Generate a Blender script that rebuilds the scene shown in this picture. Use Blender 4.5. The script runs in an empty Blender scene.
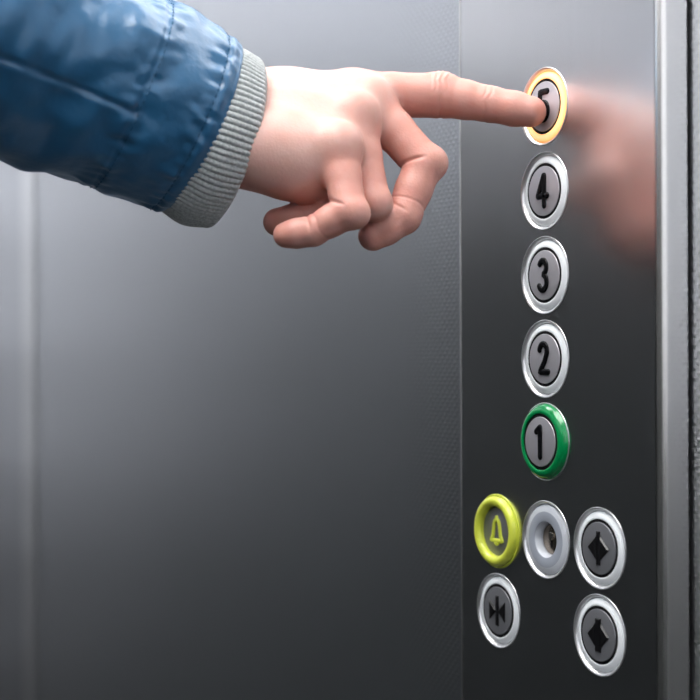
import bpy, bmesh, math, random
import numpy as np
from mathutils import Vector, Matrix, noise

random.seed(4)
scene = bpy.context.scene
COL = scene.collection
PI = math.pi
mm = 0.001

# ------------------------------------------------------------------ camera
# room axes: the button wall is the plane x = const, its face looks to -x; z is up.
FPX = 1500.0                       # focal length in pixels of the 700 px frame
PHI = math.radians(60.5)           # angle between the view and the panel's normal
CAM = Vector((-0.419, -0.558, 1.2))
F = Vector((math.cos(PHI), math.sin(PHI), 0))
R0 = Vector((math.sin(PHI), -math.cos(PHI), 0))
U0 = Vector((0, 0, 1))
ROLL = 0.004
R = R0 * math.cos(ROLL) - U0 * math.sin(ROLL)
U = U0 * math.cos(ROLL) + R0 * math.sin(ROLL)

def at(px, py, Z):
    """point of the room seen at pixel (px, py) at distance Z along the view"""
    return CAM + R * ((px - 350) / FPX * Z) + U * ((360 - py) / FPX * Z) + F * Z

cam_d = bpy.data.cameras.new('camera')
cam = bpy.data.objects.new('camera', cam_d)
COL.objects.link(cam)
M = Matrix.Identity(4)
for i in range(3):
    M[i][0], M[i][1], M[i][2], M[i][3] = R[i], U[i], -F[i], CAM[i]
cam.matrix_world = M
cam_d.sensor_width = 36
cam_d.sensor_fit = 'HORIZONTAL'
cam_d.lens = FPX / 700 * 36
cam_d.shift_y = 10 / 700
cam_d.clip_start = 0.02
cam_d.dof.use_dof = True
cam_d.dof.focus_distance = 0.685
cam_d.dof.aperture_fstop = 6.8
scene.camera = cam

# ------------------------------------------------------------------ materials
def mat(name, color, rough=0.5, metal=0.0, **kw):
    m = bpy.data.materials.new(name)
    m.use_nodes = True
    b = m.node_tree.nodes['Principled BSDF']
    b.inputs['Base Color'].default_value = (*color, 1)
    b.inputs['Roughness'].default_value = rough
    b.inputs['Metallic'].default_value = metal
    for k, v in kw.items():
        b.inputs[k.replace('_', ' ')].default_value = v
    return m

def nodes(m):
    return m.node_tree.nodes, m.node_tree.links, m.node_tree.nodes['Principled BSDF']

def add(nt, kind, **props):
    n = nt.new(kind)
    for k, v in props.items():
        setattr(n, k, v)
    return n

def math_node(nt, ln, op, a, b=None):
    n = nt.new('ShaderNodeMath'); n.operation = op
    for i, v in enumerate((a, b)):
        if v is None: continue
        if isinstance(v, (int, float)): n.inputs[i].default_value = v
        else: ln.new(v, n.inputs[i])
    return n.outputs[0]

def brushed(m, scale=(40, 900, 900), amount=0.03, bump=0.0):
    """fine brush marks: stretched noise in the roughness"""
    nt, ln, b = nodes(m)
    tc = nt.new('ShaderNodeTexCoord'); mp = nt.new('ShaderNodeMapping')
    mp.inputs['Scale'].default_value = scale
    nz = nt.new('ShaderNodeTexNoise'); nz.inputs['Scale'].default_value = 1.0
    nz.inputs['Detail'].default_value = 3
    ln.new(tc.outputs['Object'], mp.inputs['Vector']); ln.new(mp.outputs[0], nz.inputs['Vector'])
    r = b.inputs['Roughness'].default_value
    mr = nt.new('ShaderNodeMapRange')
    mr.inputs[3].default_value = r - amount; mr.inputs[4].default_value = r + amount
    ln.new(nz.outputs[0], mr.inputs[0]); ln.new(mr.outputs[0], b.inputs['Roughness'])
    if bump:
        bp = nt.new('ShaderNodeBump'); bp.inputs['Strength'].default_value = bump
        bp.inputs['Distance'].default_value = 0.0001
        ln.new(nz.outputs[0], bp.inputs['Height']); ln.new(bp.outputs[0], b.inputs['Normal'])
    return m

# embossed stainless sheet: dots on a diagonal lattice, 4.6 mm period
def embossed_steel():
    m = mat('embossed_steel', (0.68, 0.70, 0.735), 0.29, 1.0)
    nt, ln, b = nodes(m)
    tc = nt.new('ShaderNodeTexCoord'); sp = nt.new('ShaderNodeSeparateXYZ')
    ln.new(tc.outputs['Object'], sp.inputs[0])
    k = 2 * PI / 0.0046
    cy = math_node(nt, ln, 'COSINE', math_node(nt, ln, 'MULTIPLY', sp.outputs['Y'], k))
    cz = math_node(nt, ln, 'COSINE', math_node(nt, ln, 'MULTIPLY', sp.outputs['Z'], k))
    h = math_node(nt, ln, 'MULTIPLY', cy, cz)
    h = math_node(nt, ln, 'MAXIMUM', h, 0.0)
    bp = nt.new('ShaderNodeBump')
    bp.inputs['Strength'].default_value = 0.30
    bp.inputs['Distance'].default_value = 0.0005
    ln.new(h, bp.inputs['Height']); ln.new(bp.outputs[0], b.inputs['Normal'])
    return m

M_WALL = embossed_steel()
M_PANEL = brushed(mat('brushed_panel_steel', (0.70, 0.70, 0.71), 0.23, 1.0), (300, 300, 8), 0.02)
M_TRIM = mat('trim_steel', (0.84, 0.85, 0.87), 0.30, 1.0)
M_EDGE = mat('lit_edge_steel', (0.84, 0.82, 0.79), 0.24, 1.0)  # paler than the plate: light caught by the edges is put into the colour
M_CHROME = mat('polished_steel', (0.84, 0.84, 0.85), 0.30, 0.9)
M_CAP = brushed(mat('cap_steel', (0.55, 0.54, 0.58), 0.40, 0.65), (200, 1500, 60), 0.05)
M_CAP_DARK_SHADED = brushed(mat('dark_shaded_cap_steel', (0.22, 0.225, 0.245), 0.42, 0.5), (200, 1500, 60), 0.05)  # dim reflection painted into the door button caps; bell cap is dark grey
M_BLACK = mat('black_plastic', (0.004, 0.004, 0.005), 0.25, Specular_IOR_Level=0.2)
M_SYMBOL = mat('black_symbol_plastic', (0.004, 0.004, 0.005), 0.3, Specular_IOR_Level=0.6)
M_GASKET = mat('black_gasket', (0.004, 0.004, 0.005), 0.55, Specular_IOR_Level=0.15)
M_WHITE = mat('white_ring_plastic', (0.78, 0.82, 0.85), 0.35, Coat_Weight=0.2)
M_GREEN = mat('green_ring_plastic', (0.0, 0.24, 0.065), 0.22, Coat_Weight=0.5, Coat_Roughness=0.12)
M_YELLOW = mat('yellow_ring_plastic', (0.66, 0.73, 0.075), 0.3, Coat_Weight=0.3)
M_GREY = mat('grey_lock_face', (0.33, 0.36, 0.42), 0.45)
M_LIGHT_GREY = mat('light_grey_lock_rim', (0.55, 0.58, 0.63), 0.35)
M_BRONZE = brushed(mat('lock_core_metal', (0.36, 0.30, 0.24), 0.25, 1.0), (600, 600, 600), 0.08)
M_PIN = mat('lock_pin_metal', (0.85, 0.78, 0.68), 0.2, 1.0)

def glow_ring():
    m = mat('lit_amber_ring', (0.9, 0.5, 0.2), 0.35)
    nt, ln, b = nodes(m)
    # the lamp sits behind the middle of the ring's slope: yellow there, orange at the rims
    at_ = nt.new('ShaderNodeAttribute'); at_.attribute_name = 'radius_mm'
    cr = nt.new('ShaderNodeValToRGB')
    e = cr.color_ramp.elements
    e[0].position = 0.0; e[0].color = (1.0, 0.52, 0.20, 1)
    e[1].position = 1.0; e[1].color = (0.80, 0.25, 0.07, 1)
    x = e.new(0.45); x.color = (1.0, 0.66, 0.33, 1)
    x = e.new(0.80); x.color = (1.0, 0.42, 0.14, 1)
    mr = nt.new('ShaderNodeMapRange')
    mr.inputs[1].default_value = 12.8; mr.inputs[2].default_value = 16.3
    ln.new(at_.outputs['Fac'], mr.inputs[0]); ln.new(mr.outputs[0], cr.inputs[0])
    ln.new(cr.outputs[0], b.inputs['Emission Color'])
    b.inputs['Emission Strength'].default_value = GLOW
    return m
GLOW = 1.15
M_GLOW = glow_ring()

M_UPPER = mat('pale_laminate', (0.78, 0.79, 0.81), 0.55)
M_LOWER = mat('dark_laminate', (0.022, 0.026, 0.030), 0.5)
M_FLOOR = mat('dark_rubber_floor', (0.03, 0.03, 0.032), 0.6)
M_CEIL = mat('ceiling_white', (0.8, 0.8, 0.8), 0.6)
M_FRAME = mat('lamp_frame_aluminium', (0.7, 0.7, 0.7), 0.4, 1.0)
M_LAMP = mat('lamp_diffuser', (0.9, 0.9, 0.9), 0.5)
M_LAMP.node_tree.nodes['Principled BSDF'].inputs['Emission Color'].default_value = (1.0, 0.985, 0.965, 1)
M_LAMP.node_tree.nodes['Principled BSDF'].inputs['Emission Strength'].default_value = 9.8

def skin_material():
    m = mat('skin', (0.8, 0.5, 0.4), 0.46)
    nt, ln, b = nodes(m)
    b.inputs['Subsurface Weight'].default_value = 0.22
    b.inputs['Subsurface Radius'].default_value = (1.0, 0.36, 0.2)
    b.inputs['Subsurface Scale'].default_value = 0.004
    b.inputs['Specular IOR Level'].default_value = 0.4
    a = nt.new('ShaderNodeVertexColor'); a.layer_name = 'skin_tint'
    tc = nt.new('ShaderNodeTexCoord')
    nz = nt.new('ShaderNodeTexNoise'); nz.inputs['Scale'].default_value = 110; nz.inputs['Detail'].default_value = 4
    ln.new(tc.outputs['Object'], nz.inputs['Vector'])
    mx = nt.new('ShaderNodeMixRGB'); mx.blend_type = 'MULTIPLY'
    cr = nt.new('ShaderNodeValToRGB')
    cr.color_ramp.elements[0].position = 0.3; cr.color_ramp.elements[0].color = (0.97, 0.86, 0.83, 1)
    cr.color_ramp.elements[1].position = 0.65; cr.color_ramp.elements[1].color = (1, 1, 1, 1)
    mx.inputs[0].default_value = 0.8
    ln.new(nz.outputs[0], cr.inputs[0]); ln.new(a.outputs[0], mx.inputs[1]); ln.new(cr.outputs[0], mx.inputs[2])
    ln.new(mx.outputs[0], b.inputs['Base Color'])
    vo = nt.new('ShaderNodeTexVoronoi'); vo.inputs['Scale'].default_value = 900
    n2 = nt.new('ShaderNodeTexNoise'); n2.inputs['Scale'].default_value = 420; n2.inputs['Detail'].default_value = 5
    ln.new(tc.outputs['Object'], vo.inputs['Vector']); ln.new(tc.outputs['Object'], n2.inputs['Vector'])
    s = math_node(nt, ln, 'ADD', math_node(nt, ln, 'MULTIPLY', vo.outputs['Distance'], 0.35), n2.outputs[0])
    bp = nt.new('ShaderNodeBump'); bp.inputs['Strength'].default_value = 0.22; bp.inputs['Distance'].default_value = 0.0005
    ln.new(s, bp.inputs['Height']); ln.new(bp.outputs[0], b.inputs['Normal'])
    return m
M_SKIN = skin_material()

def jacket_material():
    m = mat('blue_nylon', (0.014, 0.10, 0.215), 0.34)
    nt, ln, b = nodes(m)
    b.inputs['Specular IOR Level'].default_value = 0.7
    b.inputs['Sheen Weight'].default_value = 0.45
    b.inputs['Sheen Roughness'].default_value = 0.4
    b.inputs['Sheen Tint'].default_value = (0.55, 0.75, 1, 1)
    tc = nt.new('ShaderNodeTexCoord')
    nz = nt.new('ShaderNodeTexNoise'); nz.inputs['Scale'].default_value = 55; nz.inputs['Detail'].default_value = 4
    ln.new(tc.outputs['Object'], nz.inputs['Vector'])
    bp = nt.new('ShaderNodeBump'); bp.inputs['Strength'].default_value = 0.35; bp.inputs['Distance'].default_value = 0.004
    ln.new(nz.outputs[0], bp.inputs['Height']); ln.new(bp.outputs[0], b.inputs['Normal'])
    return m
M_JACKET = jacket_material()
M_STITCH = mat('blue_thread', (0.012, 0.08, 0.17), 0.7)

def knit_material():
    m = mat('grey_rib_knit', (0.40, 0.43, 0.43), 0.85)
    nt, ln, b = nodes(m)
    b.inputs['Sheen Weight'].default_value = 0.3
    tc = nt.new('ShaderNodeTexCoord')
    nz = nt.new('ShaderNodeTexNoise'); nz.inputs['Scale'].default_value = 900; nz.inputs['Detail'].default_value = 3
    ln.new(tc.outputs['Object'], nz.inputs['Vector'])
    cr = nt.new('ShaderNodeValToRGB')
    cr.color_ramp.elements[0].color = (0.26, 0.29, 0.29, 1); cr.color_ramp.elements[0].position = 0.25
    cr.color_ramp.elements[1].color = (0.52, 0.55, 0.55, 1); cr.color_ramp.elements[1].position = 0.7
    ln.new(nz.outputs[0], cr.inputs[0]); ln.new(cr.outputs[0], b.inputs['Base Color'])
    bp = nt.new('ShaderNodeBump'); bp.inputs['Strength'].default_value = 0.3; bp.inputs['Distance'].default_value = 0.0005
    ln.new(nz.outputs[0], bp.inputs['Height']); ln.new(bp.outputs[0], b.inputs['Normal'])
    return m
M_KNIT = knit_material()

# ------------------------------------------------------------------ object helpers
def link_mesh(name, verts, faces, material, parent=None, smooth=True, loc=None):
    me = bpy.data.meshes.new(name)
    me.from_pydata([tuple(v) for v in verts], [], faces)
    me.validate(); me.update()
    me.materials.append(material)
    if smooth:
        me.polygons.foreach_set('use_smooth', [True] * len(me.polygons))
    o = bpy.data.objects.new(name, me)
    COL.objects.link(o)
    if parent is not None: o.parent = parent
    if loc is not None: o.location = loc
    return o

def link_bm(name, bm, material, parent=None, smooth=False, loc=None):
    me = bpy.data.meshes.new(name)
    bmesh.ops.recalc_face_normals(bm, faces=bm.faces)
    bm.to_mesh(me); bm.free()
    me.materials.append(material)
    if smooth:
        me.polygons.foreach_set('use_smooth', [True] * len(me.polygons))
    o = bpy.data.objects.new(name, me)
    COL.objects.link(o)
    if parent is not None: o.parent = parent
    if loc is not None: o.location = loc
    return o

def tag(o, label=None, cat=None, group=None, kind=None):
    if label: o['label'] = label
    if cat: o['category'] = cat
    if group: o['group'] = group
    if kind: o['kind'] = kind
    return o

def empty(name, loc):
    o = bpy.data.objects.new(name, None)
    COL.objects.link(o); o.location = loc
    o.empty_display_size = 0.02
    return o

def box_bm(lo, hi, bevel=0.0):
    bm = bmesh.new()
    bmesh.ops.create_cube(bm, size=1.0)
    for v in bm.verts:
        for i in range(3):
            v.co[i] = lo[i] if v.co[i] < 0 else hi[i]
    if bevel:
        bmesh.ops.bevel(bm, geom=list(bm.edges), offset=bevel, segments=3, affect='EDGES', profile=0.5)
    return bm

def struct(name, lo, hi, m, bevel=0.0):
    return tag(link_bm(name, box_bm(lo, hi, bevel), m), kind='structure')

def LP(a, b, h):
    """button frame: a = to the right on the panel, b = up, h = out of the panel (mm)"""
    return Vector((-h * mm, -a * mm, b * mm))

def lathe(name, prof, material, parent, seg=96, smooth=True, radius_attr=False, sharp=None):
    """profile of (r, h) in mm turned about the button's axis"""
    vs, fs, rad = [], [], []
    n = len(prof)
    for r, h in prof:
        for k in range(seg):
            t = 2 * PI * k / seg
            vs.append(LP(r * math.cos(t), r * math.sin(t), h)); rad.append(r)
    for i in range(n - 1):
        for k in range(seg):
            a, b = i * seg + k, i * seg + (k + 1) % seg
            fs.append((a, b, b + seg, a + seg))
    if prof[0][0] < 1e-6 or prof[-1][0] < 1e-6:
        pass
    o = link_mesh(name, vs, fs, material, parent, smooth)
    bm = bmesh.new(); bm.from_mesh(o.data)
    bmesh.ops.remove_doubles(bm, verts=bm.verts, dist=1e-7)
    bmesh.ops.recalc_face_normals(bm, faces=bm.faces)
    bm.to_mesh(o.data); bm.free()
    if smooth:
        o.data.set_sharp_from_angle(angle=math.radians(38))
    if radius_attr:
        at_ = o.data.attributes.new('radius_mm', 'FLOAT', 'POINT')
        at_.data.foreach_set('value', [math.hypot(v.co.y, v.co.z) / mm for v in o.data.vertices])
    return o

def bead(strokes, w, hgt, base, vs=None, fs=None):
    """raised rounded strokes (mm polylines) standing on height base"""
    vs = [] if vs is None else vs; fs = [] if fs is None else fs
    NS = 14
    for st in strokes:
        p = [Vector((x, y)) for x, y in st]
        closed = (p[0] - p[-1]).length < 1e-6
        # resample
        q = [p[0]]
        for a, b in zip(p, p[1:]):
            m_ = max(1, int((b - a).length / 0.45))
            q += [a.lerp(b, (i + 1) / m_) for i in range(m_)]
        if closed: q = q[:-1]
        N = len(q)
        rings = []
        def tangent(i):
            if closed: return (q[(i + 1) % N] - q[i - 1]).normalized()
            return (q[min(i + 1, N - 1)] - q[max(i - 1, 0)]).normalized()
        stations = [(q[i], tangent(i), 1.0) for i in range(N)]
        if not closed:
            pre = [(q[0] - tangent(0) * (w / 2 * math.sin(a)), tangent(0), max(math.cos(a), 0.02)) for a in (1.55, 1.2, 0.8, 0.4)]
            post = [(q[-1] + tangent(N - 1) * (w / 2 * math.sin(a)), tangent(N - 1), max(math.cos(a), 0.02)) for a in (0.4, 0.8, 1.2, 1.55)]
            stations = pre + stations + post
        base_i = len(vs)
        for c, t, s in stations:
            nn = Vector((-t.y, t.x))
            for k in range(NS):
                ang = 2 * PI * k / NS
                ca, sa = math.cos(ang), math.sin(ang)
                ca = math.copysign(abs(ca) ** 0.6, ca); sa = math.copysign(abs(sa) ** 0.6, sa)
                off = nn * (ca * w / 2 * s)
                vs.append(LP(c.x + off.x, c.y + off.y, base + sa * hgt * (0.35 + 0.65 * s)))
        S = len(stations)
        for i in range(S if closed else S - 1):
            j = (i + 1) % S
            for k in range(NS):
                k2 = (k + 1) % NS
                fs.append((base_i + i * NS + k, base_i + i * NS + k2, base_i + j * NS + k2, base_i + j * NS + k))
        if not closed:
            fs.append(tuple(base_i + k for k in range(NS)))
            fs.append(tuple(base_i + (S - 1) * NS + k for k in range(NS))[::-1])
    return vs, fs

def prism(polys, hgt, base, inset=0.35):
    """raised bevelled flat shapes"""
    bm = bmesh.new()
    for poly in polys:
        vs = [bm.verts.new(LP(x, y, base - 0.3)) for x, y in poly]
        f = bm.faces.new(vs)
        r = bmesh.ops.extrude_face_region(bm, geom=[f])
        nv = [v for v in r['geom'] if isinstance(v, bmesh.types.BMVert)]
        for v in nv: v.co.x -= (hgt + 0.3) * mm
        nf = [g for g in r['geom'] if isinstance(g, bmesh.types.BMFace)][0]
        edges = list(nf.edges)
        bmesh.ops.bevel(bm, geom=edges, offset=inset * mm, segments=1, affect='EDGES', profile=0.5)
    return bm

def arc(cx, cy, r, a0, a1, n=18, ry=None):
    ry = r if ry is None else ry
    return [(cx + r * math.cos(math.radians(a0 + (a1 - a0) * i / n)), cy + ry * math.sin(math.radians(a0 + (a1 - a0) * i / n))) for i in range(n + 1)]

# ------------------------------------------------------------------ room shell
WX = 0.0155                       # face of the embossed side wall
X0, X1, Y0, Y1, H = -1.25, WX, -1.05, 1.42, 2.25
T = 0.05
struct('floor', (X0 - T, Y0 - T, -T), (X1 + T, Y1 + T, 0), M_FLOOR)
struct('ceiling', (X0 - T, Y0 - T, H), (X1 + T, Y1 + T, H + T), M_CEIL)
struct('wall_right', (X1, Y0 - T, 0), (X1 + T, Y1 + T, H), M_WALL)
def reflection_band_wall(name, lo, hi, base, zones):
    """wall with tone bands painted to grade the reflections in the steel: base colour, then bands (lowest z, highest z, lowest x, highest x, colour)"""
    m = bpy.data.materials.new(name + '_reflection_bands'); m.use_nodes = True
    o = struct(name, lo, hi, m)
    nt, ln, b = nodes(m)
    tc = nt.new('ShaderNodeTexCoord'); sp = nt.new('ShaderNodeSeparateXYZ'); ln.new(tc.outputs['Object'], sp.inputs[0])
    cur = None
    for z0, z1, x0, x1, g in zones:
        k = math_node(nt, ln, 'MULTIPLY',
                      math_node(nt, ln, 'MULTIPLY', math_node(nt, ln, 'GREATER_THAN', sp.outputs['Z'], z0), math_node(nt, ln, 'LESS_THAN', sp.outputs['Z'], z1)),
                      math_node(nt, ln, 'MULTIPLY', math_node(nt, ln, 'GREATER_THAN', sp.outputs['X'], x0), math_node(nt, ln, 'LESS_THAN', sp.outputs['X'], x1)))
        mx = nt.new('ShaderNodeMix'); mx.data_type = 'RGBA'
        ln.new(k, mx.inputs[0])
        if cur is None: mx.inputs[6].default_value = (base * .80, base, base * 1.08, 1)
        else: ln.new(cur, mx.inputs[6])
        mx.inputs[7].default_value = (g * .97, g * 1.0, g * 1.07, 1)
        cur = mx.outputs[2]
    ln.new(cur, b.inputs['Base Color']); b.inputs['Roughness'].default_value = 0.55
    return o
reflection_band_wall('wall_left', (X0 - T, Y0, 0), (X0, Y1, H), 0.018, [(1.64, 3, -9, 9, .56), (1.42, 1.64, -9, 9, .11)])
reflection_band_wall('wall_rear', (X0, Y1, 0), (X1, Y1 + T, H), 0.018,
              [(1.64, 3, -9, 9, .82), (1.42, 1.64, -9, 9, .12), (1.0, 1.64, -.50, 9, .15), (0, .95, -.36, 9, .05), (1.38, 1.64, -.36, 9, .66), (1.22, 1.38, -.36, 9, .50), (1.06, 1.22, -.36, 9, .32), (.95, 1.06, -.36, 9, .18), (.80, .95, -.36, 9, .10)])  # unseen wall; stepped tones added for the bright-to-dark fade mirrored in the steel
reflection_band_wall('wall_front', (X0, Y0 - T, 0), (X1, Y0, H), 0.02, [(1.14, 3, -9, 9, .80)])
# vertical cover strip on the joint of the wall sheets, near the rear corner
bm = bmesh.new()
cols_ = []
for i in range(25):
    u = -1 + 2 * i / 24
    x, y = WX - 0.0002 - 0.0010 * min(1, (1 - abs(u)) * 5), 0.826 + 0.024 * u
    cols_.append((bm.verts.new((x, y, 0)), bm.verts.new((x, y, H))))
for a_, b_ in zip(cols_, cols_[1:]): bm.faces.new((a_[0], a_[1], b_[1], b_[0]))
bm.faces.new([c[0] for c in cols_]); bm.faces.new([c[1] for c in cols_][::-1]); bm.faces.new((cols_[0][0], cols_[-1][0], cols_[-1][1], cols_[0][1]))
tr = link_bm('trim_1', bm, M_TRIM)
tr.data.polygons.foreach_set('use_smooth', [len(p.vertices) == 4 for p in tr.data.polygons])
tr.data.set_sharp_from_angle(angle=math.radians(50))
tag(tr, kind='structure')
struct('baseboard_right', (WX - 0.008, Y0, 0), (WX, 0.79, 0.10), M_TRIM)

# ceiling lamp: aluminium frame with a diffuser
lamp = empty('ceiling_light', (-0.56, 0.10, H))
tag(lamp, 'flat square-edged ceiling light panel above the cabin', 'ceiling light')
LX, LY = 0.42, 0.75
bm = bmesh.new()
for lo, hi in (((-LX - .03, -LY - .03, -.025), (LX + .03, -LY, 0)), ((-LX - .03, LY, -.025), (LX + .03, LY + .03, 0)),
               ((-LX - .03, -LY, -.025), (-LX, LY, 0)), ((LX, -LY, -.025), (LX + .03, LY, 0))):
    b2 = box_bm(lo, hi); me = bpy.data.meshes.new('t'); b2.to_mesh(me); b2.free(); bm.from_mesh(me); bpy.data.meshes.remove(me)
link_bm('frame', bm, M_FRAME, lamp)
link_bm('diffuser', box_bm((-LX, -LY, -.020), (LX, LY, -.001)), M_LAMP, lamp)

# ------------------------------------------------------------------ control panel
PZ = 1.2                                          # height of button 2
HOLE = 18.0
SPEC = {  # y, z offset on the panel (mm), to the right = +
    'five': (0, 116.6), 'four': (0, 77.6), 'three': (0, 38.8), 'two': (0, 0.2), 'one': (0, -38.0),
    'bell': (-38.3, -83.0), 'key': (0, -83.2), 'open_a': (38.9, -83.0), 'close': (-38.0, -121.4), 'open_b': (38.6, -121.2)}
ptop, pbot = 0.42, -0.36
panel = empty('control_panel', (WX, 0, PZ))
tag(panel, 'tall brushed steel control panel carrying all the round lift buttons', 'control panel')
YL, YR, RC = 0.0728, -0.0805, 0.0040              # left edge, right edge, corner radius
PD = WX
NC = 20
# the plate: flat front with holes, rounded long edges, sides
bm = bmesh.new()
fl, fr = YL - RC, YR + RC
rect = [(fl, pbot), (fl, ptop), (fr, ptop), (fr, pbot)]
ev = [bm.verts.new((-PD, y, z)) for y, z in rect]
edges = [bm.edges.new((ev[i], ev[(i + 1) % 4])) for i in range(4)]
for a, b in SPEC.values():
    ring = [bm.verts.new((-PD, -a * mm + HOLE * mm * math.cos(2 * PI * k / 96), b * mm + HOLE * mm * math.sin(2 * PI * k / 96))) for k in range(96)]
    edges += [bm.edges.new((ring[k], ring[(k + 1) % 96])) for k in range(96)]
bmesh.ops.triangle_fill(bm, edges=edges, use_beauty=True)
for f in bm.faces:
    f.normal_update()
    if f.normal.x > 0: f.normal_flip()
    f.smooth = False
def side(yc, sgn):
    prev = None
    pts = [(-PD, yc - sgn * 0.0004)] + [(-PD + RC * (1 - math.cos(t)), yc + sgn * RC * math.sin(t)) for t in [PI / 2 * i / NC for i in range(NC + 1)]]
    pts += [(-PD + RC + 0.0003, yc + sgn * RC), (-0.0016, yc + sgn * RC)]
    for x, y in pts:
        cur = (bm.verts.new((x, y, pbot)), bm.verts.new((x, y, ptop)))
        if prev:
            f = bm.faces.new((prev[0], prev[1], cur[1], cur[0])); f.smooth = True
        prev = cur
side(fl, 1); side(fr, -1)
bm.verts.ensure_lookup_table()
for zz in (pbot, ptop):     # end caps
    vs = [bm.verts.new(p) for p in ((-PD, fl, zz), (-PD, fr, zz), (-PD + RC, YR, zz), (-0.0016, YR, zz), (-0.0016, YL, zz), (-PD + RC, YL, zz))]
    bm.faces.new(vs)
me = bpy.data.meshes.new('face_plate'); 
for f in bm.faces:
    f.normal_update()
    c = f.calc_center_median()
    if len(f.verts) == 4 and f.smooth:
        out = Vector((-1, 0.6 if c.y > 0 else -0.6, 0))
        if abs(f.normal.dot(out)) > 1e-6 and f.normal.dot(out) < 0: f.normal_flip()
bm.to_mesh(me); bm.free(); me.materials.append(M_PANEL); me.materials.append(M_EDGE)
for p in me.polygons:
    if p.use_smooth: p.material_index = 1
link_bm('backing', box_bm((-0.005, YR + .0015, pbot + .004), (0.002, YL - .0015, ptop - .004)), M_GASKET, panel)
plate = bpy.data.objects.new('face_plate', me); COL.objects.link(plate); plate.parent = panel

# ------------------------------------------------------------------ buttons
GROUP = 'round push buttons on the lift panel'
BEZEL = [(18.0, -0.4), (18.0, 0.18), (17.75, 0.3), (17.4, 0.22), (16.9, -0.25), (16.45, -0.95), (16.3, -1.6), (16.3, -4)]
RING_FLUSH = [(16.2, -3.0), (16.2, -1.2), (16.05, -0.95), (15.7, -0.7), (15.0, -0.33), (14.2, -0.02), (13.5, 0.18), (13.1, 0.22), (12.85, 0.1), (12.8, -1.5)]
def cap_profile(h, r=11.5):
    return [(0, h), (r - 0.5, h), (r - 0.15, h - 0.08), (r, h - 0.3), (r, h - 3)]

def button(key, name, label, ring_mat, glyph, cap_mat=M_CAP, cap_h=0.45, ring_prof=RING_FLUSH, glow=False):
    a, b = SPEC[key]
    t = empty(name, (0, -a * mm, PZ + b * mm))
    tag(t, label, 'lift button', GROUP)
    lathe('bezel', BEZEL, M_CHROME, t)
    tag(lathe('ring', ring_prof, ring_mat, t, radius_attr=glow), None)
    off = cap_h - 0.45
    lathe('gasket', [(11.5, -2.0), (11.5, 0.05 + off), (12.2, 0.0 + off), (12.85, -0.1 + off), (12.85, -2.0)], M_GASKET, t)
    c = lathe('cap', cap_profile(cap_h), cap_mat, t)
    glyph(c, cap_h)
    return t

def stroke_glyph(name, strokes, w=3.0, hgt=0.8, material=M_BLACK):
    def g(c, h):
        vs, fs = bead(strokes, w, hgt, h)
        o = link_mesh(name, vs, fs, material, c)
        bm = bmesh.new(); bm.from_mesh(o.data); bmesh.ops.recalc_face_normals(bm, faces=bm.faces); bm.to_mesh(o.data); bm.free()
    return g
def poly_glyph(name, polys, hgt=0.8):
    def g(c, h):
        link_bm(name, prism(polys, hgt, h, 0.55), M_SYMBOL, c)
    return g

D5 = [[(2.9, 6.7), (-2.4, 6.7), (-2.7, 1.0)] + arc(-0.2, -2.2, 3.4, 130, -140, 20, 3.9)]
D4 = [[(0.7, 6.9), (0.7, -6.7)], [(0.3, 6.9), (-3.9, -2.0)], [(-3.9, -2.3), (2.9, -2.3)]]
D3 = [arc(-0.5, 3.6, 2.6, 150, -75, 18, 3.1) + arc(-0.7, -3.3, 3.0, 75, -150, 20, 3.5)]
D2 = [arc(-0.4, 3.6, 2.8, 170, -25, 18, 3.2) + [(0.6, -1.2), (-2.9, -6.1), (3.1, -6.1)]]
D1 = [[(0.4, 6.6), (0.4, -6.9)], [(0.2, 6.6), (-2.4, 4.6)]]
button('five', 'floor_button', 'round lift button with glowing amber ring, pressed by the fingertip', M_GLOW, stroke_glyph('digit', D5), cap_h=0.15, glow=True)
button('four', 'floor_button', 'round white-ringed steel lift button marked 4', M_WHITE, stroke_glyph('digit', D4))
button('three', 'floor_button', 'round white-ringed steel lift button marked 3', M_WHITE, stroke_glyph('digit', D3))
button('two', 'floor_button', 'round white-ringed steel lift button marked 2', M_WHITE, stroke_glyph('digit', D2))
RING_GREEN = [(16.2, -3.0), (16.25, -0.6), (16.3, 0.3), (16.15, 1.1), (15.7, 1.95), (14.9, 2.7), (13.9, 3.15), (13.1, 3.2), (12.8, 3.0), (12.75, -1.5)]
RING_GREEN = [(17.6 if i < 3 else r + 1.0 * (1 - max(0, (i - 2)) / 8), h) for i, (r, h) in enumerate(RING_GREEN)]
RING_GREEN[0] = (16.2, -3.0); RING_GREEN[1] = (17.0, 0.0); RING_GREEN[2] = (17.5, 0.25)
button('one', 'floor_button', 'raised green-ringed steel lift button marked 1', M_GREEN, stroke_glyph('digit', D1), cap_h=3.1, ring_prof=RING_GREEN)
def open_sym(w): return [[(-w, 7.5), (w, 7.5), (w, -7.5), (-w, -7.5)], [(-w - .15, 5.2), (-w - .15, -5.2), (-7.4, 0)], [(w + .15, 5.2), (7.4, 0), (w + .15, -5.2)]]
CLOSE = [[(-1.15, 7.4), (1.15, 7.4), (1.15, -7.4), (-1.15, -7.4)], [(-6.4, 4.9), (-1.0, 0.2), (-1.0, -0.2), (-6.4, -4.9)], [(6.4, 4.9), (6.4, -4.9), (1.0, -0.2), (1.0, 0.2)]]
button('open_a', 'door_button', 'white-ringed button with outward door arrows, right of the key switch', M_WHITE, poly_glyph('arrow_symbol', open_sym(1.25)), cap_mat=M_CAP_DARK_SHADED, cap_h=0.5)
button('open_b', 'door_button', 'white-ringed button with outward door arrows, below its twin at the panel bottom', M_WHITE, poly_glyph('arrow_symbol', open_sym(1.9)), cap_mat=M_CAP_DARK_SHADED, cap_h=0.5)
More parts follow.
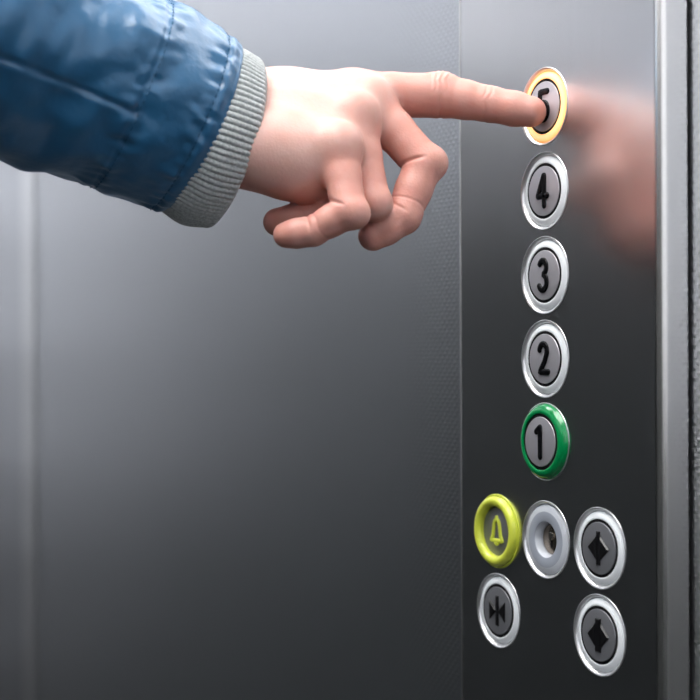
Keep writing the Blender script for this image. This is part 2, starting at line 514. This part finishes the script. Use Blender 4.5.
button('close', 'door_button', 'white-ringed button with inward door arrows, below the yellow bell button', M_WHITE, poly_glyph('arrow_symbol', CLOSE), cap_mat=M_CAP_DARK_SHADED, cap_h=0.5)

# alarm button: thick yellow collar around a sunk cap with a bell
a, b = SPEC['bell']
t = empty('alarm_button', (0, -a * mm, PZ + b * mm))
tag(t, 'round alarm button with thick yellow collar and yellow bell symbol', 'lift button', GROUP)
lathe('bezel', [(17.9, -3.0), (17.95, 0.2), (17.6, 0.5), (17.0, 0.3), (16.9, -2)], M_YELLOW, t)
lathe('ring', [(16.6, -2.5), (16.8, 0.4), (16.75, 1.4), (16.35, 2.4), (15.6, 3.1), (14.7, 3.4), (13.8, 3.35), (12.9, 2.95), (12.2, 2.2), (11.95, 1.2), (11.9, -1.0)], M_YELLOW, t)
c = lathe('cap', [(0, 0.2), (11.6, 0.2), (11.9, 0.0), (11.9, -2)], M_CAP_DARK_SHADED, t)
bell = [(0, 5.6), (-1.3, 5.0), (-2.1, 3.4), (-2.6, 0.8), (-3.1, -2.2), (-4.6, -4.6), (4.6, -4.6), (3.1, -2.2), (2.6, 0.8), (2.1, 3.4), (1.3, 5.0), (0, 5.6)]
vs, fs = bead([bell, [(0, 6.2), (0, 6.6)], [(-0.9, -5.6), (0, -6.2), (0.9, -5.6)]], 2.0, 1.0, 0.2)
o = link_mesh('bell_symbol', vs, fs, M_YELLOW, c)
bm = bmesh.new(); bm.from_mesh(o.data); bmesh.ops.recalc_face_normals(bm, faces=bm.faces); bm.to_mesh(o.data); bm.free()

# key switch
a, b = SPEC['key']
t = empty('key_switch', (0, -a * mm, PZ + b * mm))
tag(t, 'round grey key switch with metal lock core, beside the yellow bell button', 'key switch')
lathe('bezel', BEZEL, M_CHROME, t)
f = lathe('face_ring', [(12.9, 0.15), (12.6, 0.2), (8.7, 0.2), (8.4, 0.1), (8.3, -0.1)], M_GREY, t)
lathe('outer_ring', [(16.2, -3.0), (16.2, -1.0), (15.9, -0.7), (14.6, -0.2), (12.9, 0.15)], M_LIGHT_GREY, t)
lathe('funnel', [(8.3, -0.1), (8.0, -0.5), (7.45, -3.3), (7.35, -3.6), (7.35, -6)], M_LIGHT_GREY, t)
lc = lathe('lock_core', [(0, -3.4), (6.2, -3.4), (6.75, -3.6), (6.8, -6)], M_BRONZE, t, seg=64)
lathe('gasket', [(7.35, -4.6), (6.8, -4.6)], M_GASKET, t, seg=64)
bm = prism([[(-0.7, -4.2), (0.7, -4.2), (0.7, 0.6), (-0.7, 0.6)]], 0.05, -3.4, 0.02)
link_bm('keyway', bm, M_BLACK, lc)
bm = prism([[(-1.9, 2.6), (-0.4, 3.4), (2.0, 2.8), (2.2, 1.2), (0.4, -0.6), (-0.9, 0.8)]], 0.7, -3.4, 0.3)
link_bm('lock_pin', bm, M_PIN, lc)

# ------------------------------------------------------------------ person: hand in a jacket sleeve
DORSAL = Vector((0, 0, 0))
def A(px, py, Z): return np.array(at(px, py, Z), dtype=np.float64)

W_C = A(196, 125, .683)
MCP = {'index': A(352, 95, .703), 'middle': A(370, 104, .692), 'ring': A(355, 119, .677), 'pinky': A(338, 148, .660)}
across = MCP['pinky'] - MCP['index']; across /= np.linalg.norm(across)
axis = (MCP['middle'] * .5 + MCP['ring'] * .5) - W_C; axis /= np.linalg.norm(axis)
across = across - axis * np.dot(axis, across); across /= np.linalg.norm(across)
dors = np.cross(axis, across); dors /= np.linalg.norm(dors)
if dors[2] < 0: dors = -dors

def mid(a, b, t): return a * (1 - t) + b * t

def finger(mcp, pip, dip, tip, r):
    """round-cone chain: joints a little wider than the shafts between them"""
    r0, r1, r2, r3 = r
    return [[(mcp, r0), (mid(mcp, pip, .45), (r0 + r1) / 2 - .0004), (pip, r1)],
            [(pip, r1), (mid(pip, dip, .5), (r1 + r2) / 2 - .0003), (dip, r2)],
            [(dip, r2), (mid(dip, tip, .6), (r2 + r3) / 2 + .0002), (tip, r3)]]

FING = {
    'index': finger(MCP['index'], A(441, 95.5, .700), A(489, 104, .695), A(531, 111.8, .6895), (.0112, .0102, .0082, .0071)),
    'middle': finger(MCP['middle'], A(424, 164, .684), A(403, 216, .678), A(373, 236, .674), (.0102, .0091, .0082, .0068)),
    'ring': finger(MCP['ring'], A(371, 201, .667), A(325, 215, .674), A(277, 222, .679), (.0096, .0084, .0075, .0064)),
    'pinky': finger(MCP['pinky'], A(349, 211, .650), A(313, 231, .653), A(286, 235, .655), (.0088, .0077, .0065, .0057)),
    'thumb': finger(A(318, 152, .693), A(342, 166, .703), A(356, 172, .706), A(364, 178, .708), (.0105, .0100, .0095, .008)),
}
EL = W_C - axis * .02 + np.array(at(120, 92, .667)) * 0      # keeps the forearm straight into the sleeve
ARM = [A(200, 130, .684), A(150, 108, .676), A(90, 82, .664)]
wi = [W_C + across * o for o in (-.017, -.007, .004, .014)]
PALM = []
for (k, w0, rr0, rr1) in (('index', wi[0], .0172, .0112), ('middle', wi[1], .0175, .0110), ('ring', wi[2], .0175, .0105), ('pinky', wi[3], .0172, .0100)):
    m_ = mid(w0, MCP[k], .55) - dors * .002
    PALM += [((w0, rr0), (m_, (rr0 + rr1) / 2 + .0005)), ((m_, (rr0 + rr1) / 2 + .0005), (MCP[k], rr1))]
# flesh on the palm side
pal = -dors
hy0 = mid(W_C, MCP['pinky'], .35) + across * .010 + pal * .004
PALM += [((hy0, .0145), (A(300, 168, .668), .0125)), ((A(300, 168, .668), .0125), (A(318, 182, .674), .0095))]
th0 = mid(W_C, MCP['index'], .3) + pal * .010 - across * .004
PALM += [((th0, .015), (A(318, 152, .693), .0125)), ((A(318, 152, .693), .0125), (A(335, 150, .690), .010))]
PALM += [((A(330, 150, .675), .011), (A(345, 140, .683), .011))]
FORE = [((ARM[0] + across * .006, .0220), (ARM[1], .0255)), ((ARM[0] - across * .010, .0205), (ARM[1], .0255)), ((ARM[1], .0255), (ARM[2], .029))]

def cone_d(P, a, ra, b, rb):
    ba = b - a
    L2 = float(np.dot(ba, ba))
    h = np.clip(((P - a) @ ba) / L2, 0, 1)
    d = P - a - h[:, None] * ba
    return np.sqrt(np.einsum('ij,ij->i', d, d)) - (ra + (rb - ra) * h)

def smin(a, b, k):
    h = np.clip(0.5 + 0.5 * (b - a) / k, 0, 1)
    return b + (a - b) * h - k * h * (1 - h)

def sdf(P):
    palm = None
    for (a, ra), (b, rb) in PALM:
        d = cone_d(P, a, ra, b, rb)
        palm = d if palm is None else smin(palm, d, .011)
    for (a, ra), (b, rb) in FORE:
        palm = smin(palm, cone_d(P, a, ra, b, rb), .009)
    out = palm
    for name, segs in FING.items():
        chain, prox = None, None
        for si, seg in enumerate(segs):
            for (a, ra), (b, rb) in zip(seg, seg[1:]):
                d = cone_d(P, a, ra, b, rb)
                chain = d if chain is None else smin(chain, d, .0022)
                if si == 0:
                    prox = d if prox is None else smin(prox, d, .002)
        web = smin(palm, prox, .006)
        out = smin(out, smin(web, chain, .0006), .0006)
    # knuckle bones on the back of the hand and on the bent joints
    for c, r, k in KNOBS:
        d = np.sqrt(((P - c) ** 2).sum(1)) - r
        out = smin(out, d, k)
    return out

def outer(a, b, c):
    """outside of the bend at joint b"""
    v = (b - a) / np.linalg.norm(b - a) + (b - c) / np.linalg.norm(b - c)
    return v / np.linalg.norm(v)
KNOBS = []
for k in ('middle', 'ring', 'pinky'):
    KNOBS.append((MCP[k] + dors * (.0026 if k == 'pinky' else .0046), .0078, .006))
for k, r in (('middle', .0066), ('ring', .006), ('pinky', .0054)):
    s = FING[k]
    KNOBS.append((s[1][0][0] + outer(s[0][0][0], s[1][0][0], s[1][-1][0]) * .0042, r, .004))
s = FING['index']; KNOBS.append((s[1][0][0] + np.array(U) * .003, .0073, .004))

def surface_nets(fn, lo, hi, h):
    nb = np.ceil((hi - lo) / (4 * h)).astype(int) + 1
    n = nb * 4
    cc = [lo[i] + (np.arange(nb[i]) * 4 + 1.5) * h for i in range(3)]
    G = np.stack(np.meshgrid(*cc, indexing='ij'), -1).reshape(-1, 3)
    cf = fn(G).reshape(nb)
    act = np.abs(cf) < 8 * h
    f = np.repeat(np.repeat(np.repeat(cf, 4, 0), 4, 1), 4, 2)
    am = np.repeat(np.repeat(np.repeat(act, 4, 0), 4, 1), 4, 2)
    ii = np.argwhere(am)
    vals = np.empty(len(ii))
    for s in range(0, len(ii), 400000):
        vals[s:s + 400000] = fn(lo + ii[s:s + 400000] * h)
    f[am] = vals
    ins = f < 0
    cnt = np.zeros(n - 1, int)
    for dx in (0, 1):
        for dy in (0, 1):
            for dz in (0, 1):
                cnt += ins[dx:n[0] - 1 + dx, dy:n[1] - 1 + dy, dz:n[2] - 1 + dz]
    active = (cnt > 0) & (cnt < 8)
    idx = -np.ones(n - 1, int)
    ac = np.argwhere(active)
    idx[active] = np.arange(len(ac))
    offs = np.array([(x, y, z) for x in (0, 1) for y in (0, 1) for z in (0, 1)])
    cv = np.stack([f[ac[:, 0] + o[0], ac[:, 1] + o[1], ac[:, 2] + o[2]] for o in offs], 1)
    acc = np.zeros((len(ac), 3)); num = np.zeros(len(ac))
    for i in range(8):
        for j in range(i + 1, 8):
            if np.abs(offs[i] - offs[j]).sum() != 1: continue
            va, vb = cv[:, i], cv[:, j]
            m_ = (va < 0) != (vb < 0)
            t = np.where(m_, va / np.where(m_, va - vb, 1), 0)
            acc += (offs[i] + (offs[j] - offs[i]) * t[:, None]) * m_[:, None]; num += m_
    V = lo + (ac + acc / num[:, None]) * h
    Q = []
    for ax in range(3):
        b_, c_ = (ax + 1) % 3, (ax + 2) % 3
        sl0 = [slice(None)] * 3; sl1 = [slice(None)] * 3
        sl0[ax] = slice(0, n[ax] - 1); sl1[ax] = slice(1, n[ax])
        for q in (b_, c_):
            sl0[q] = slice(1, n[q] - 1); sl1[q] = slice(1, n[q] - 1)
        A0, A1 = ins[tuple(sl0)], ins[tuple(sl1)]
        e = np.argwhere(A0 != A1)
        low = A0[A0 != A1]
        e[:, b_] += 1; e[:, c_] += 1
        def cell(db, dc):
            q = e.copy(); q[:, b_] += db; q[:, c_] += dc
            return idx[q[:, 0], q[:, 1], q[:, 2]]
        quad = np.stack([cell(-1, -1), cell(0, -1), cell(0, 0), cell(-1, 0)], 1)
        quad[~low] = quad[~low][:, ::-1]
        Q.append(quad)
    return V, np.concatenate(Q)

allp = np.array([p for segs in FING.values() for s_ in segs for p, r in s_] + [p for pr in PALM + FORE for p, r in pr])
V, Q = surface_nets(sdf, allp.min(0) - .035, allp.max(0) + .035, .0011)
me = bpy.data.meshes.new('tmp'); me.from_pydata(V.tolist(), [], Q.tolist()); me.update()
tmp = bpy.data.objects.new('tmp', me); COL.objects.link(tmp)
sb = tmp.modifiers.new('s', 'SUBSURF'); sb.levels = 1; sb.render_levels = 1
dg = bpy.context.evaluated_depsgraph_get()
hand_me = bpy.data.meshes.new_from_object(tmp.evaluated_get(dg))
bpy.data.objects.remove(tmp); bpy.data.meshes.remove(me)
nv = len(hand_me.vertices)
co = np.empty(nv * 3); hand_me.vertices.foreach_get('co', co); co = co.reshape(-1, 3)
nr = np.empty(nv * 3); hand_me.vertex_normals.foreach_get('vector', nr); nr = nr.reshape(-1, 3)

# creases, wrinkles and tendons as small displacements
disp = np.zeros(nv)
def crease(P0, ax, width, depth, side_dir=None, reach=.012, wob=0.0):
    d = co - P0
    ax_ = ax / np.linalg.norm(ax)
    s_ = d @ ax_
    rad = np.sqrt(np.maximum((d * d).sum(1) - s_ * s_, 0))
    if wob:
        s_ = s_ + wob * np.sin(rad * 900 + d[:, 2] * 700)
    m_ = np.exp(-(s_ / width) ** 2) * (np.sqrt((d * d).sum(1)) < reach + .004)
    m_ *= np.clip((reach + .004 - np.sqrt((d * d).sum(1))) / .004, 0, 1)
    if side_dir is not None:
        rr = d - s_[:, None] * ax_
        rr /= np.maximum(np.linalg.norm(rr, axis=1), 1e-6)[:, None]
        m_ *= np.clip((rr @ side_dir) * 2.0 + 0.3, 0, 1)
    return -depth * m_
for k in ('index', 'middle', 'ring', 'pinky'):
    s_ = FING[k]
    mcp, pip, dip, tip = s_[0][0][0], s_[1][0][0], s_[2][0][0], s_[2][-1][0]
    a1 = dip - pip; a0 = pip - mcp; a2 = tip - dip
    inn = -outer(mcp, pip, dip) if k != 'index' else -np.array(U)
    bis = a0 / np.linalg.norm(a0) + a1 / np.linalg.norm(a1)
    if k == 'index':
        for t_, dp in ((-.0042, .00022), (-.0018, .0003), (.0008, .0003), (.0034, .00024)):
            disp += crease(pip + a1 / np.linalg.norm(a1) * t_, bis, .0006, dp, np.array(U), .011, .0005)
        disp += crease(pip + a1 / np.linalg.norm(a1) * .001, bis, .0008, .0005, -np.array(U), .012, .0003)
        for t_, dp in ((-.0016, .00025), (.0012, .00022)):
            disp += crease(dip + a2 / np.linalg.norm(a2) * t_, a1 + a2, .0006, dp, np.array(U), .010, .0005)
        disp += crease(dip, a1 + a2, .0008, .0004, -np.array(U), .010, .0003)
    else:
        disp += crease(pip, bis, .0009, .0009, inn, .0125, .0002)
        disp += crease(dip, a1 / np.linalg.norm(a1) + a2 / np.linalg.norm(a2), .0007, .0005, -outer(pip, dip, tip), .0105, .0002)
        disp += crease(mid(pip, dip, .78), a1, .0006, .0003, None, .0095, .0004)
# extensor tendons on the back of the hand
for k in ('index', 'middle', 'ring', 'pinky'):
    a_ = mid(W_C, MCP[k], .35); b_ = MCP[k]
    ba = b_ - a_; L2 = ba @ ba
    h_ = ((co - a_) @ ba) / L2
    off = co - a_ - h_[:, None] * ba
    lat = off @ across
    up = off @ dors
    disp += .00025 * np.exp(-(lat / .003) ** 2) * np.clip((up - .004) / .004, 0, 1) * np.clip(h_ * 4, 0, 1) * np.clip((1.0 - h_) * 5, 0, 1)
co2 = co + nr * disp[:, None]
hand_me.vertices.foreach_set('co', co2.ravel())

# intrinsic skin colour: redder knuckles, finger ends and palm side
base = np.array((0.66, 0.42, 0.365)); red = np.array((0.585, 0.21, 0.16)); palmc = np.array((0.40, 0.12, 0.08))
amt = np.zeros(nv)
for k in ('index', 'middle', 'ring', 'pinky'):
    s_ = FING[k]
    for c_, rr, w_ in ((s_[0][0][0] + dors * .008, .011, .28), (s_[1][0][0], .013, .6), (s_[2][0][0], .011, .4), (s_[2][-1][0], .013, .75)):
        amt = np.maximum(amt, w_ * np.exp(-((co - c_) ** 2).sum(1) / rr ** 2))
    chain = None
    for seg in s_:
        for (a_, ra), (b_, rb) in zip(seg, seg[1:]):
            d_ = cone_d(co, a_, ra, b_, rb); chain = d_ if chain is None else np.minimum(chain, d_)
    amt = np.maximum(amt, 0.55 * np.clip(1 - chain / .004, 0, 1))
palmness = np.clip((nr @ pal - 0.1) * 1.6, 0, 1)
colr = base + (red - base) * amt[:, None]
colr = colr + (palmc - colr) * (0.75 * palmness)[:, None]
vc = hand_me.color_attributes.new('skin_tint', 'FLOAT_COLOR', 'POINT')
vc.data.foreach_set('color', np.concatenate([colr, np.ones((nv, 1))], 1).ravel())
hand_me.name = 'arm_and_hand'
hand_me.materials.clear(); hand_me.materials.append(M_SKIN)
hand_me.polygons.foreach_set('use_smooth', [True] * len(hand_me.polygons))

person = empty('person', at(-330, -120, .60))
tag(person, 'person in a blue jacket with a grey ribbed cuff, index finger pressing a button', 'person')
bpy.context.view_layer.update()
INV = Matrix.Translation(-person.location)
hand = bpy.data.objects.new('arm_and_hand', hand_me); COL.objects.link(hand)
hand.parent = person; hand.matrix_parent_inverse = INV
tag(hand, 'bare right hand with the index finger stretched out')

# lofts along a bent centre line
def catmull(pts, t):
    n = len(pts) - 1
    i = min(int(t * n), n - 1); u = t * n - i
    p0, p1, p2, p3 = pts[max(i - 1, 0)], pts[i], pts[i + 1], pts[min(i + 2, n)]
    return 0.5 * ((2 * p1) + (p2 - p0) * u + (2 * p0 - 5 * p1 + 4 * p2 - p3) * u * u + (3 * p1 - p0 - 3 * p2 + p3) * u ** 3)

def frame_at(C, Tn):
    Tn = Tn / np.linalg.norm(Tn)
    e1 = np.array(-F) - Tn * (np.array(-F) @ Tn); e1 /= np.linalg.norm(e1)
    e2 = np.cross(Tn, e1)
    if e2[2] < 0: e2 = -e2
    return Tn, e1, e2

def loft(name, path, stations, seg, radfn, material, parent):
    """stations: list of (t on path, extra) ; radfn(t, theta, i) -> radius, axial shift"""
    vs, fs = [], []
    for i, (t, ex) in enumerate(stations):
        C = catmull(path, t); Tn = catmull(path, min(t + .004, 1)) - catmull(path, max(t - .004, 0))
        Tn, e1, e2 = frame_at(C[:3], Tn[:3])
        for k in range(seg):
            th = 2 * PI * k / seg
            r, sh = radfn(t, th, ex, C[3])
            vs.append(C[:3] + e1 * (r * math.cos(th)) + e2 * (r * math.sin(th)) + Tn * sh)
        if i:
            b0, b1 = (i - 1) * seg, i * seg
            for k in range(seg):
                k2 = (k + 1) % seg
                fs.append((b0 + k, b0 + k2, b1 + k2, b1 + k))
    o = link_mesh(name, vs, fs, material, parent)
    bm = bmesh.new(); bm.from_mesh(o.data); bmesh.ops.recalc_face_normals(bm, faces=bm.faces); bm.to_mesh(o.data); bm.free()
    if parent.parent is None: o.matrix_parent_inverse = INV
    return o

def PT(px, py, Z, r): return np.append(A(px, py, Z), r)
# axis at the hem points right, down and away from the camera
hem = A(200, 127, .682)
hdir = np.array(R) * .866 - np.array(U) * .407 + np.array(F) * .29
SLEEVE = [PT(-330, -120, .575, .060), PT(-170, -40, .610, .055), PT(-50, 20, .637, .0505), PT(35, 55, .655, .0475), PT(115, 88, .668, .0455), np.append(hem, .0432)]
plen = 0
samp = [catmull(SLEEVE, i / 400) for i in range(401)]
cum = [0.0]
for a_, b_ in zip(samp, samp[1:]): cum.append(cum[-1] + float(np.linalg.norm(b_[:3] - a_[:3])))
TOT = cum[-1]
def s_at(t):
    x = t * 400; i = min(int(x), 399)
    return cum[i] + (cum[i + 1] - cum[i]) * (x - i)
SEAM_TH = math.radians(-14)
def sleeve_rad(t, th, ex, r):
    d = TOT - s_at(t)                   # distance back from the hem, metres
    q = d * 1000
    v = Vector((math.cos(th) * 1.3, math.sin(th) * 1.3, q / 26.0))
    w = noise.noise(v * 1.15 + Vector((3.1, 0, 0))) * 3.4 + noise.noise(v * 2.6 + Vector((0, 7.7, 1))) * 1.5
    w *= min(1, 0.25 + q / 40)
    # pull lines leaving the seam
    w += 1.3 * math.sin(th * 5 + q / 9.0 + 2 * noise.noise(v)) * math.exp(-((q - 62) / 26) ** 2)
    # hem stitching and cuff seam
    w -= 0.5 * math.exp(-((q - 6.5) / 1.2) ** 2) + 1.6 * math.exp(-(q / 3.5) ** 2)
    w += 0.5 * math.exp(-((q - 3.0) / 2.5) ** 2)
    w -= 0.6 * math.exp(-((q - 36) / 1.2) ** 2)
    pk = noise.noise(Vector((th * 9, q / 9, 2)))
    w += 1.5 * pk * (math.exp(-((q - 8) / 7) ** 2) + math.exp(-((q - 36) / 8) ** 2))
    if q > 35:
        dth = (th - SEAM_TH + PI) % (2 * PI) - PI
        w -= 1.1 * math.exp(-(dth * 46 / 1.3) ** 2) - 0.3 * math.exp(-((dth * 46 + 3) / 2.2) ** 2)
    return r + w * mm + ex[0], ex[1]
st = []
N1 = 230
for i in range(N1 + 1):
    u = i / N1
    t = 1 - (1 - u) ** 1.9            # finer towards the hem
    st.append((t, (0, 0)))
st += [(1.0, (-.0004, .0009)), (1.0, (-.0014, .0013)), (1.0, (-.0024, .0009)), (1.0, (-.0030, -.001)), (1.0, (-.0034, -.008)), (1.0, (-.0040, -.020))]
sleeve = loft('jacket_sleeve', SLEEVE, st, 300, sleeve_rad, M_JACKET, person)
tag(sleeve, 'blue nylon jacket sleeve')

# visible stitches of the hem
vs, fs = [], []
C = catmull(SLEEVE, 1.0)
def sleeve_pt(q, th, lift):
    lo_, hi_ = 0.5, 1.0
    for _ in range(30):
        m_ = (lo_ + hi_) / 2
        if TOT - s_at(m_) > q * mm: lo_ = m_
        else: hi_ = m_
    t = lo_
    Cc = catmull(SLEEVE, t); Tn = catmull(SLEEVE, min(t + .004, 1)) - catmull(SLEEVE, max(t - .004, 0))
    Tn, e1, e2 = frame_at(Cc[:3], Tn[:3])
    r, _ = sleeve_rad(t, th, (0, 0), Cc[3])
    return Cc[:3] + (e1 * math.cos(th) + e2 * math.sin(th)) * (r + lift * mm)
for q, nm in ((6.5, 'hem_stitching'), (34.2, 'seam_stitching')):
    vs, fs = [], []
    for k in range(88):
        th0_, th1_ = 2 * PI * (k + .18) / 88, 2 * PI * (k + .82) / 88
        ring_ids = []
        for j in range(5):
            th = th0_ + (th1_ - th0_) * j / 4
            c0 = sleeve_pt(q, th, 0.05 + 0.22 * math.sin(PI * j / 4)); c1 = sleeve_pt(q + .6, th, 0.05 + 0.22 * math.sin(PI * j / 4)); up_ = sleeve_pt(q + .3, th, 0.3 + 0.25 * math.sin(PI * j / 4))
            b0 = len(vs); vs += [c0, up_, c1]; ring_ids.append(b0)
        for x, y in zip(ring_ids, ring_ids[1:]):
            fs += [(x, x + 1, y + 1, y), (x + 1, x + 2, y + 2, y + 1)]
    tag(link_mesh(nm, vs, fs, M_STITCH, sleeve))

# ribbed knit cuff under the sleeve
cdir = np.array(R) * .90 - np.array(U) * .263 + np.array(F) * .34
cdir /= np.linalg.norm(cdir)
cuff_end = A(228, 142, .6865)
CUFF = [np.append(cuff_end - cdir * d_, r_) for d_, r_ in ((.034, .0362), (.022, .0380), (.010, .0412), (0, .0398))]
NR = 92
def cuff_rad(t, th, ex, r):
    g = abs(math.sin(th * NR / 2)) ** 0.7
    soft = ex[2]
    wob = noise.noise(Vector((math.cos(th) * 2, math.sin(th) * 2, t * 2))) * 0.9
    return r + (g * 1.0 * soft + wob) * mm + ex[0], ex[1]
st = [(i / 40, (0, 0, 1)) for i in range(40)]
for a_ in range(0, 11):
    an = PI * a_ / 10
    st.append((1.0, (-.0035 + .0035 * math.cos(an), .0035 * math.sin(an), 1 - 0.35 * a_ / 10)))
st += [(1.0, (-.0078, -.004, .6)), (1.0, (-.0085, -.016, .5))]
cuff = loft('ribbed_cuff', CUFF, st, NR * 10, cuff_rad, M_KNIT, sleeve)
tag(cuff, 'grey ribbed knit cuff')

# ------------------------------------------------------------------ world and colour management
w = bpy.data.worlds.new('world'); scene.world = w
w.use_nodes = True
w.node_tree.nodes['Background'].inputs[0].default_value = (0.02, 0.02, 0.022, 1)
vs_ = scene.view_settings
vs_.view_transform = 'Standard'; vs_.look = 'None'; vs_.gamma = 1.0; vs_.use_curve_mapping = False
vs_.exposure = 0.0
scene.display_settings.display_device = 'sRGB'
scene.cycles.use_denoising = True
scene.cycles.max_bounces = 10
scene.cycles.diffuse_bounces = 5
scene.cycles.glossy_bounces = 6
